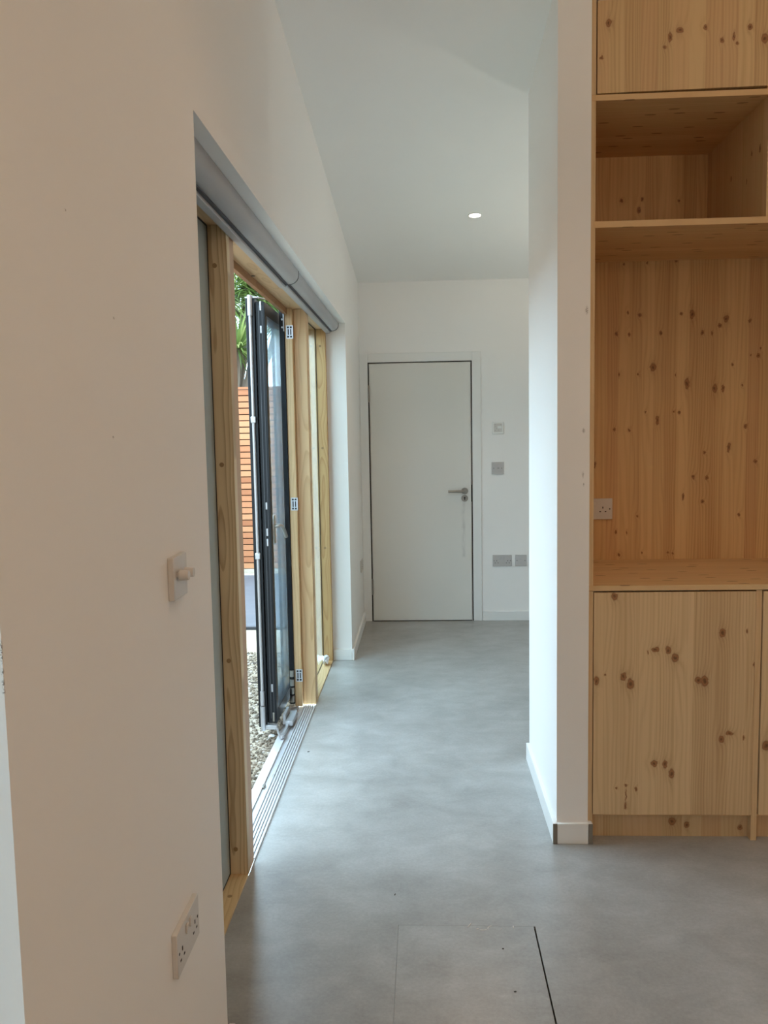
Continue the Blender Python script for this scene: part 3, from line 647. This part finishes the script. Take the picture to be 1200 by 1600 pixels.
M['pine_plinth'] = pine('pine_plinth', knots=kn([(1051,1284,1.9,1.5),(1074,1290,1.5,1.3),(1157,1294,1.2)], 'y', YC+0.03), light=(0.60, 0.43, 0.24), dark=(0.44, 0.27, 0.12), stave=0.07, seed=8.0)
M['pine_niche'] = pine('pine_niche_back', knots=kn([(970,315,.9),(1002,313,.8),(1059,315,.6),(997,330,1.,1.4)], 'y', YB), light=(0.66, 0.43, 0.20), dark=(0.39, 0.20, 0.07), stave=0.05, seed=9.0)
sx0, sx1 = XP1+0.001, 0.5835                # left side panel
dv0, dv1 = 1.1425, 1.1625                   # divider
XE = 1.7390                                 # right end of the run
# base cabinet
BC = thing('base_cabinet', 'knotty pine base cupboard with full door next to the white partition', 'cabinet', ((sx0+dv1)/2, (YC+YB)/2, 0), 'pine base cupboards')
box('side_panel', sx0, sx1, YC, YB, 0.0, 0.9035, M['pine_edge'], BC)
box('divider_panel', dv0, dv1, YC+0.006, YB, 0.0, 0.9035, M['pine_edge'], BC)
box('door', 0.5865, 1.1400, YC, YC+0.018, 0.096, 0.8985, M['pine_door'], BC, 0.0008)
box('plinth', sx1, dv0, YC+0.035, YC+0.053, 0.0, 0.085, M['pine_plinth'], BC)
box('cabinet_floor', sx1, dv0, YC+0.019, YB, 0.085, 0.1, M['pine_shelf'], BC)
BC2 = thing('base_cabinet', 'knotty pine base cupboard on the far side of the divider panel', 'cabinet', ((dv1+XE)/2, (YC+YB)/2, 0), 'pine base cupboards')
box('door', 1.1655, 1.7185, YC, YC+0.018, 0.096, 0.8985, M['pine_door2'], BC2, 0.0008)
box('plinth', dv1, XE-0.018, YC+0.035, YC+0.053, 0.0, 0.085, M['pine_plinth'], BC2)
box('side_panel', XE-0.018, XE, YC, YB, 0.0, 0.9035, M['pine_edge'], BC2)
box('cabinet_floor', dv1, XE-0.018, YC+0.019, YB, 0.085, 0.1, M['pine_shelf'], BC2)
# worktop
wt = box('worktop', sx0, XE, YC-0.001, YB, 0.904, 0.923, M['pine_worktop'], None, 0.0012)
tag(wt, 'continuous pine worktop lying on the base cupboards', 'worktop')
# tall shelving above
SU = thing('shelf_unit', 'tall pine shelving with open niche and top cupboard standing on the worktop', 'shelving', ((sx0+XE)/2, (YC+YB)/2, 0.923))
ztop = zc(YB)-0.012
box('side_panel', sx0, sx1, YC+0.001, YB, 0.923, ztop, M['pine_edge'], SU); box('side_panel', XE-0.018, XE, YC+0.001, YB, 0.923, ztop, M['pine_side'], SU)
box('back_panel', sx1, XE-0.018, YB-0.012, YB, 0.923, 2.134, M['pine_back'], SU)
box('niche_back', sx1, XE-0.018, YB-0.012, YB, 2.155, 2.541, M['pine_niche'], SU)
box('shelf', sx1-0.004, XE-0.018, YC, YB, 2.134, 2.155, M['pine_shelf'], SU, 0.0008)
box('shelf', sx0+0.0005, XE-0.018, YC-0.001, YB, 2.541, 2.560, M['pine_shelf'], SU, 0.0008)
box('niche_divider', dv0-0.0005, dv1, YC+0.002, YB-0.012, 2.155, 2.541, M['pine_side'], SU)
def upper_door(x0, x1):
    bm = bmesh.new(); add_box(bm, x0, x1, YC, YC+0.018, 2.564, ztop-0.004, 0.0008)
    for v in bm.verts:
        if v.co.z < 2.6: v.co.z += 0.006*max(0.0, (v.co.x-x0)/(x1-x0))
    return finish('cupboard_door', bm, M['pine_top'], SU)
upper_door(0.5875, 1.1400); upper_door(1.1655, 1.7185)
box('cupboard_divider', dv0, dv1, YC+0.02, YB, 2.560, ztop, M['pine_side'], SU)
box('cupboard_back', sx1, XE-0.018, YB-0.012, YB, 2.560, ztop, M['pine_niche'], SU)

# ================================================================== SWITCHES AND SOCKETS
def plate(name, label, cat, n, org, w, h, d, mat, group=None):
    """n: 'y' plate on far wall (faces -y), 'x' on left wall (faces +x), 'b' on cabinet back"""
    T = thing(name, label, cat, org, group); return T
def obox(name, fr, u0, u1, v0, v1, d0, d1, mat, parent, bev=0.0):
    """box in plate coordinates: u across, v up, d out of the wall"""
    o, nrm = fr
    if nrm == 'y': return box(name, o.x+u0, o.x+u1, o.y-d1, o.y-d0, o.z+v0, o.z+v1, mat, parent, bev)
    return box(name, o.x+d0, o.x+d1, o.y+u0, o.y+u1, o.z+v0, o.z+v1, mat, parent, bev)
def pins(fr, cu, cv, d, parent, s=1.0):
    obox('earth_slot', fr, cu-0.002, cu+0.002, cv+0.006, cv+0.014, d, d+0.0006, M['hole'], parent)
    for sg in (-1, 1): obox('pin_slot', fr, cu+sg*0.011-0.0032, cu+sg*0.011+0.0032, cv-0.009, cv-0.005, d, d+0.0006, M['hole'], parent)
def dbl_socket(label, o, nrm, mat, switch_on=False):
    T = thing('double_socket', label, 'socket', o); fr = (Vector(o), nrm); th = 0.011
    p_ = obox('faceplate', fr, -0.073, 0.073, -0.043, 0.043, 0.0, th, mat, T, 0.0012)
    for c_ in (-0.043, 0.043): pins(fr, c_, -0.010, th, p_)
    for c_ in (-0.012, 0.012): obox('rocker', fr, c_-0.006, c_+0.006, 0.012, 0.030, th, th+0.0035, mat, p_, 0.001)
    for c_ in (-0.062, 0.062): 
        a = Vector(o) + (Vector((c_, -th-0.0004, 0)) if nrm == 'y' else Vector((th+0.0004, c_, 0))); b = a + (Vector((0, 0.001, 0)) if nrm == 'y' else Vector((-0.001, 0, 0)))
        cyl('screw_cap', a, b, 0.003, M['hole'], T, n=10)
    return T
dbl_socket('double socket low on the wall by the glazed opening, below the dimmer', (XL, 1.516, 0.4985), 'x', M['plastic'])
dbl_socket('double socket low on the far wall beside the white door', (0.597, YD, 0.4685), 'y', M['plastic2'])
# blanking plate next to it, spur plate above
def screws(T, o, mat): 
    for c_ in (-0.030, 0.030): cyl('screw', (o[0]+c_, o[1]-0.0102, o[2]), (o[0]+c_, o[1]-0.0085, o[2]), 0.0032, mat, T, n=10)
o_ = (0.741, YD, 0.4685); T = thing('outlet_plate', 'square two-screw outlet plate right beside the far double socket', 'wall plate', o_)
obox('faceplate', (Vector(o_), 'y'), -0.043, 0.043, -0.043, 0.043, 0, 0.0095, M['plastic2'], T, 0.0012); screws(T, o_, M['hole'])
obox('outlet_block', (Vector(o_), 'y'), -0.011, 0.011, -0.012, 0.012, 0.0095, 0.0108, M['plastic2'], T, 0.0005)
o_ = (0.566, YD, 1.1835); T = thing('spur_plate', 'grey fused spur plate under the thermostat on the far wall', 'wall plate', o_)
obox('faceplate', (Vector(o_), 'y'), -0.046, 0.046, -0.0465, 0.0465, 0, 0.0095, M['plastic2'], T, 0.0012); screws(T, o_, M['hole'])
bm = bmesh.new(); add_cyl(bm, (o_[0]-0.003, YD-0.013, o_[2]), (o_[0]-0.003, YD-0.009, o_[2]), 0.022, n=6); finish('fuse_carrier', bm, M['plastic2'], T)
obox('fuse_slot', (Vector(o_), 'y'), -0.004, 0.012, -0.0015, 0.0015, 0.013, 0.0134, M['hole'], T)
o_ = (0.570, YD, 1.4905); T = thing('thermostat', 'white square thermostat with small display high on the far wall', 'thermostat', o_); fr = (Vector(o_), 'y')
obox('housing', fr, -0.043, 0.043, -0.0465, 0.0465, 0, 0.012, M['trim'], T, 0.003)
pn = obox('front_panel', fr, -0.031, 0.031, -0.033, 0.033, 0.012, 0.0135, M['plastic'], T, 0.001)
obox('display', fr, -0.004, 0.026, -0.004, 0.014, 0.0135, 0.0145, plain('display_glass', (0.80, 0.82, 0.80), 0.2), T)
for u0, v0 in ((-0.026, 0.006), (-0.016, -0.006), (-0.026, -0.022), (0.0, -0.022), (0.016, 0.020), (-0.026, 0.020)):
    obox('key', fr, u0, u0+0.009, v0, v0+0.006, 0.0135, 0.0147, M['plastic2'], T)
# dimmer on the pier
o_ = (XL, 1.557, 1.198); T = thing('dimmer_switch', 'white twin dimmer switch with two round knobs on the wall', 'switch', o_); fr = (Vector(o_), 'x')
obox('faceplate', fr, -0.043, 0.043, -0.041, 0.041, 0, 0.012, M['plastic'], T, 0.0012)
for du in (-0.020, 0.014):
    cyl('spindle', (XL+0.012, 1.557+du, 1.203), (XL+0.018, 1.557+du, 1.203), 0.0055, M['plastic2'], T)
    bm = bmesh.new(); add_cyl(bm, (XL+0.017, 1.557+du, 1.203), (XL+0.034, 1.557+du, 1.203), 0.0102, 0.0088, n=24); finish('knob', bm, M['plastic'], T, True)
# single socket in the cupboard
o_ = (0.733, YB-0.012, 1.1365); T = thing('single_socket', 'single white socket on the pine back panel above the worktop', 'socket', o_); fr = (Vector(o_), 'y')
obox('faceplate', fr, -0.043, 0.043, -0.043, 0.043, 0, 0.010, M['plastic'], T, 0.0012); pins(fr, 0.004, -0.004, 0.010, T)
obox('rocker', fr, -0.036, -0.022, 0.014, 0.032, 0.010, 0.0125, M['plastic'], T, 0.001)
cyl('screw_cap', (0.733+0.032, YB-0.0225, 1.1365), (0.733+0.032, YB-0.0215, 1.1365), 0.003, M['hole'], T, n=10)
# narrow plate on the left wall beyond the opening
o_ = (XL, 6.17, 0.48); T = thing('single_socket', 'white socket low on the left wall beside the far door', 'socket', o_); fr = (Vector(o_), 'x')
obox('faceplate', fr, -0.073, 0.073, -0.043, 0.043, 0, 0.010, M['plastic'], T, 0.0012)
for c_ in (-0.043, 0.043): pins(fr, c_, -0.010, 0.010, T)

# ================================================================== DOWNLIGHTS
t = NT('lamp_lens'); t.set(Base_Color=(0.9, 0.9, 0.9), Emission_Color=(1.0, 0.86, 0.70), Emission_Strength=14.0); M['lens'] = t.m
def downlight(x, y, label, power=LAMP_W):
    z = zc(y); nrm = Vector((0, -0.0931, -1)).normalized(); c = Vector((x, y, z))
    T = thing('recessed_downlight', label, 'downlight', c, 'ceiling downlights')
    bm = bmesh.new(); n = 32; a = Vector((1, 0, 0)); b = nrm.cross(a); rings = []
    for r, d in ((0.041, 0.0), (0.041, 0.003), (0.034, 0.004), (0.033, 0.001)):
        rings.append([bm.verts.new(c + nrm*d + (a*math.cos(2*math.pi*i/n) + b*math.sin(2*math.pi*i/n))*r) for i in range(n)])
    for A_, B_ in zip(rings, rings[1:]):
        for i in range(n): bm.faces.new((A_[i], A_[(i+1) % n], B_[(i+1) % n], B_[i]))
    finish('trim_ring', bm, M['trim'], T, True, 50)
    cyl('lens', c + nrm*0.0005, c + nrm*0.002, 0.0335, M['lens'], T, n=32)
    ld = bpy.data.lights.new('downlight_beam', 'SPOT'); ld.energy = power; ld.color = LAMP_COL; ld.spot_size = math.radians(125); ld.spot_blend = 0.7; ld.shadow_soft_size = 0.035
    lo = bpy.data.objects.new('downlight_beam', ld); COL.objects.link(lo); lo.parent = T; lo.location = nrm*0.05
    lo.rotation_euler = nrm.to_track_quat('-Z', 'Y').to_euler()
downlight(0.32, 5.035, 'lit round downlight in the sloping ceiling before the far wall', 13.0)
# unseen pendants added as fill light: bowls for the ceiling, a globe behind
def pendant(name, label, x, y, z, bowl, power, col):
    T = thing(name, label, 'pendant lamp', (x, y, zc(y)))
    cyl('ceiling_rose', (x, y, zc(y)-0.03), (x, y, zc(y)+0.003), 0.05, M['trim'], T)
    tube('flex', [(x, y, z+0.02), (x, y, zc(y)-0.02)], 0.004, M['trim'], T, n=8)
    bm = bmesh.new(); n = 32; rr = []
    prof = [(0.19, 0.02), (0.185, -0.03), (0.15, -0.085), (0.08, -0.115), (0.01, -0.125)] if bowl else [(0.02, 0.13), (0.09, 0.10), (0.13, 0.03), (0.13, -0.03), (0.09, -0.10), (0.02, -0.13)]
    for r, dz in prof: rr.append([bm.verts.new((x+r*math.cos(2*math.pi*i/n), y+r*math.sin(2*math.pi*i/n), z+dz)) for i in range(n)])
    for A_, B_ in zip(rr, rr[1:]):
        for i in range(n): bm.faces.new((A_[i], A_[(i+1) % n], B_[(i+1) % n], B_[i]))
    bm.faces.new(rr[-1])
    if bowl: finish('bowl', bm, M['trim'], T, True)
    else:
        t_ = NT('fill_globe'); t_.set(Base_Color=(0.9, 0.9, 0.9), Emission_Color=(*col, 1), Emission_Strength=power/(math.pi*4*math.pi*0.13**2)); finish('globe', bm, t_.m, T, True); return
    ld = bpy.data.lights.new('fill_bulb', 'POINT'); ld.energy = power; ld.color = col; ld.shadow_soft_size = 0.05
    lo = bpy.data.objects.new('fill_bulb', ld); COL.objects.link(lo); lo.parent = T; lo.location = Vector((0, 0, z-zc(y)+0.015))
pendant('fill_pendant', 'unseen white bowl lamp added around the corner to light the ceiling', 1.7, 4.8, 2.0, True, 19.0, (1.0, 0.92, 0.78))
pendant('fill_pendant', 'unseen glowing globe added at the back of the room as warm fill', 1.1, -2.3, 2.4, False, 22.0, (1.0, 0.58, 0.32))
pendant('fill_pendant', 'unseen white bowl lamp added over the room to brighten the ceiling', 1.6, 0.9, 2.45, True, 21.0, (1.0, 0.80, 0.60))
for x, y in ((0.45, 1.9), (1.9, 1.9), (0.45, 0.2), (1.9, 0.2), (0.45, -1.6), (1.9, -1.6)):  # extra unseen downlights added to supply warm light in the near room
    downlight(x, y, 'extra unseen downlight added in the room ceiling before the cupboards for warm light')

# ================================================================== SMALL THINGS
# crumpled tissue on the far sill
bm = bmesh.new(); bmesh.ops.create_icosphere(bm, subdivisions=3, radius=1.0); cc = Vector((-0.640, 5.16, 0.033))
for v in bm.verts:
    k = 1 + 0.9*noise.noise(v.co*2.1 + Vector((3, 1, 0))) + 0.4*noise.noise(v.co*5.0)
    v.co = Vector((v.co.x*0.019*k, v.co.y*0.045*k, v.co.z*0.024*k)) + cc
mz = min(v.co.z for v in bm.verts)
for v in bm.verts: v.co.z -= mz-0.0061
tag(finish('crumpled_tissue', bm, plain('tissue_paper', (0.82, 0.84, 0.87), 0.8), None, False), 'crumpled white tissue lying on the timber sill by the far reveal', 'tissue')
# pale splinters on the floor panel joint
M['chip'] = plain('pale_chip', (0.72, 0.68, 0.62), 0.8)
M['darkchip'] = plain('dark_crumb', (0.06, 0.05, 0.045), 0.9)
def chip(u, v, L, w, ang, mat, label, group, bend=0.0):
    q = at(u, v, 'z', 0.0); bm = bmesh.new(); n = 5; prev = None; ca, sa = math.cos(ang), math.sin(ang)
    for i in range(n+1):
        s = (i/n-0.5)*L; o2 = bend*L*(1-(2*i/n-1)**2); hw = w*(0.5 if i in (0, n) else 1)*(0.85+0.3*random.random())
        ring = []
        for (du, dz) in ((-hw, 0.0003), (hw, 0.0003), (hw*0.7, w*1.3), (-hw*0.7, w*1.3)):
            x = s*ca - (du+o2)*sa; y = s*sa + (du+o2)*ca; ring.append(bm.verts.new((q.x+x, q.y+y, 0.0003+dz)))
        if prev:
            for j in range(4): bm.faces.new((prev[j], prev[(j+1) % 4], ring[(j+1) % 4], ring[j]))
        else: bm.faces.new(ring[::-1])
        prev = ring
    bm.faces.new(prev); tag(finish('splinter', bm, mat), label, 'splinter', group)
for a in ((733.5, 1446, 0.024, 0.0013, 1.1, 0), (746, 1452, 0.008, 0.0014, 0.3, 0.1), (755, 1453, 0.022, 0.0009, 0.05, -0.1), (766, 1450, 0.026, 0.0008, 1.0, 0.25), (802, 1449, 0.010, 0.0016, 1.6, 0), (783, 1452, 0.006, 0.001, 0.4, 0)):
    chip(a[0], a[1], a[2], a[3], a[4], M['chip'], 'pale wood splinter lying along the floor panel joint', 'splinters on the floor panel joint', a[5])
for a in ((786, 1483, 0.005, 0.0016, 0.2), (805, 1550, 0.006, 0.0017, 0.4), (617, 1398, 0.009, 0.0012, 1.2), (482, 1175, 0.010, 0.002, 0.5)):
    chip(a[0], a[1], a[2], a[3], a[4], M['darkchip'], 'tiny dark crumb on the grey floor', 'dark crumbs on the floor')
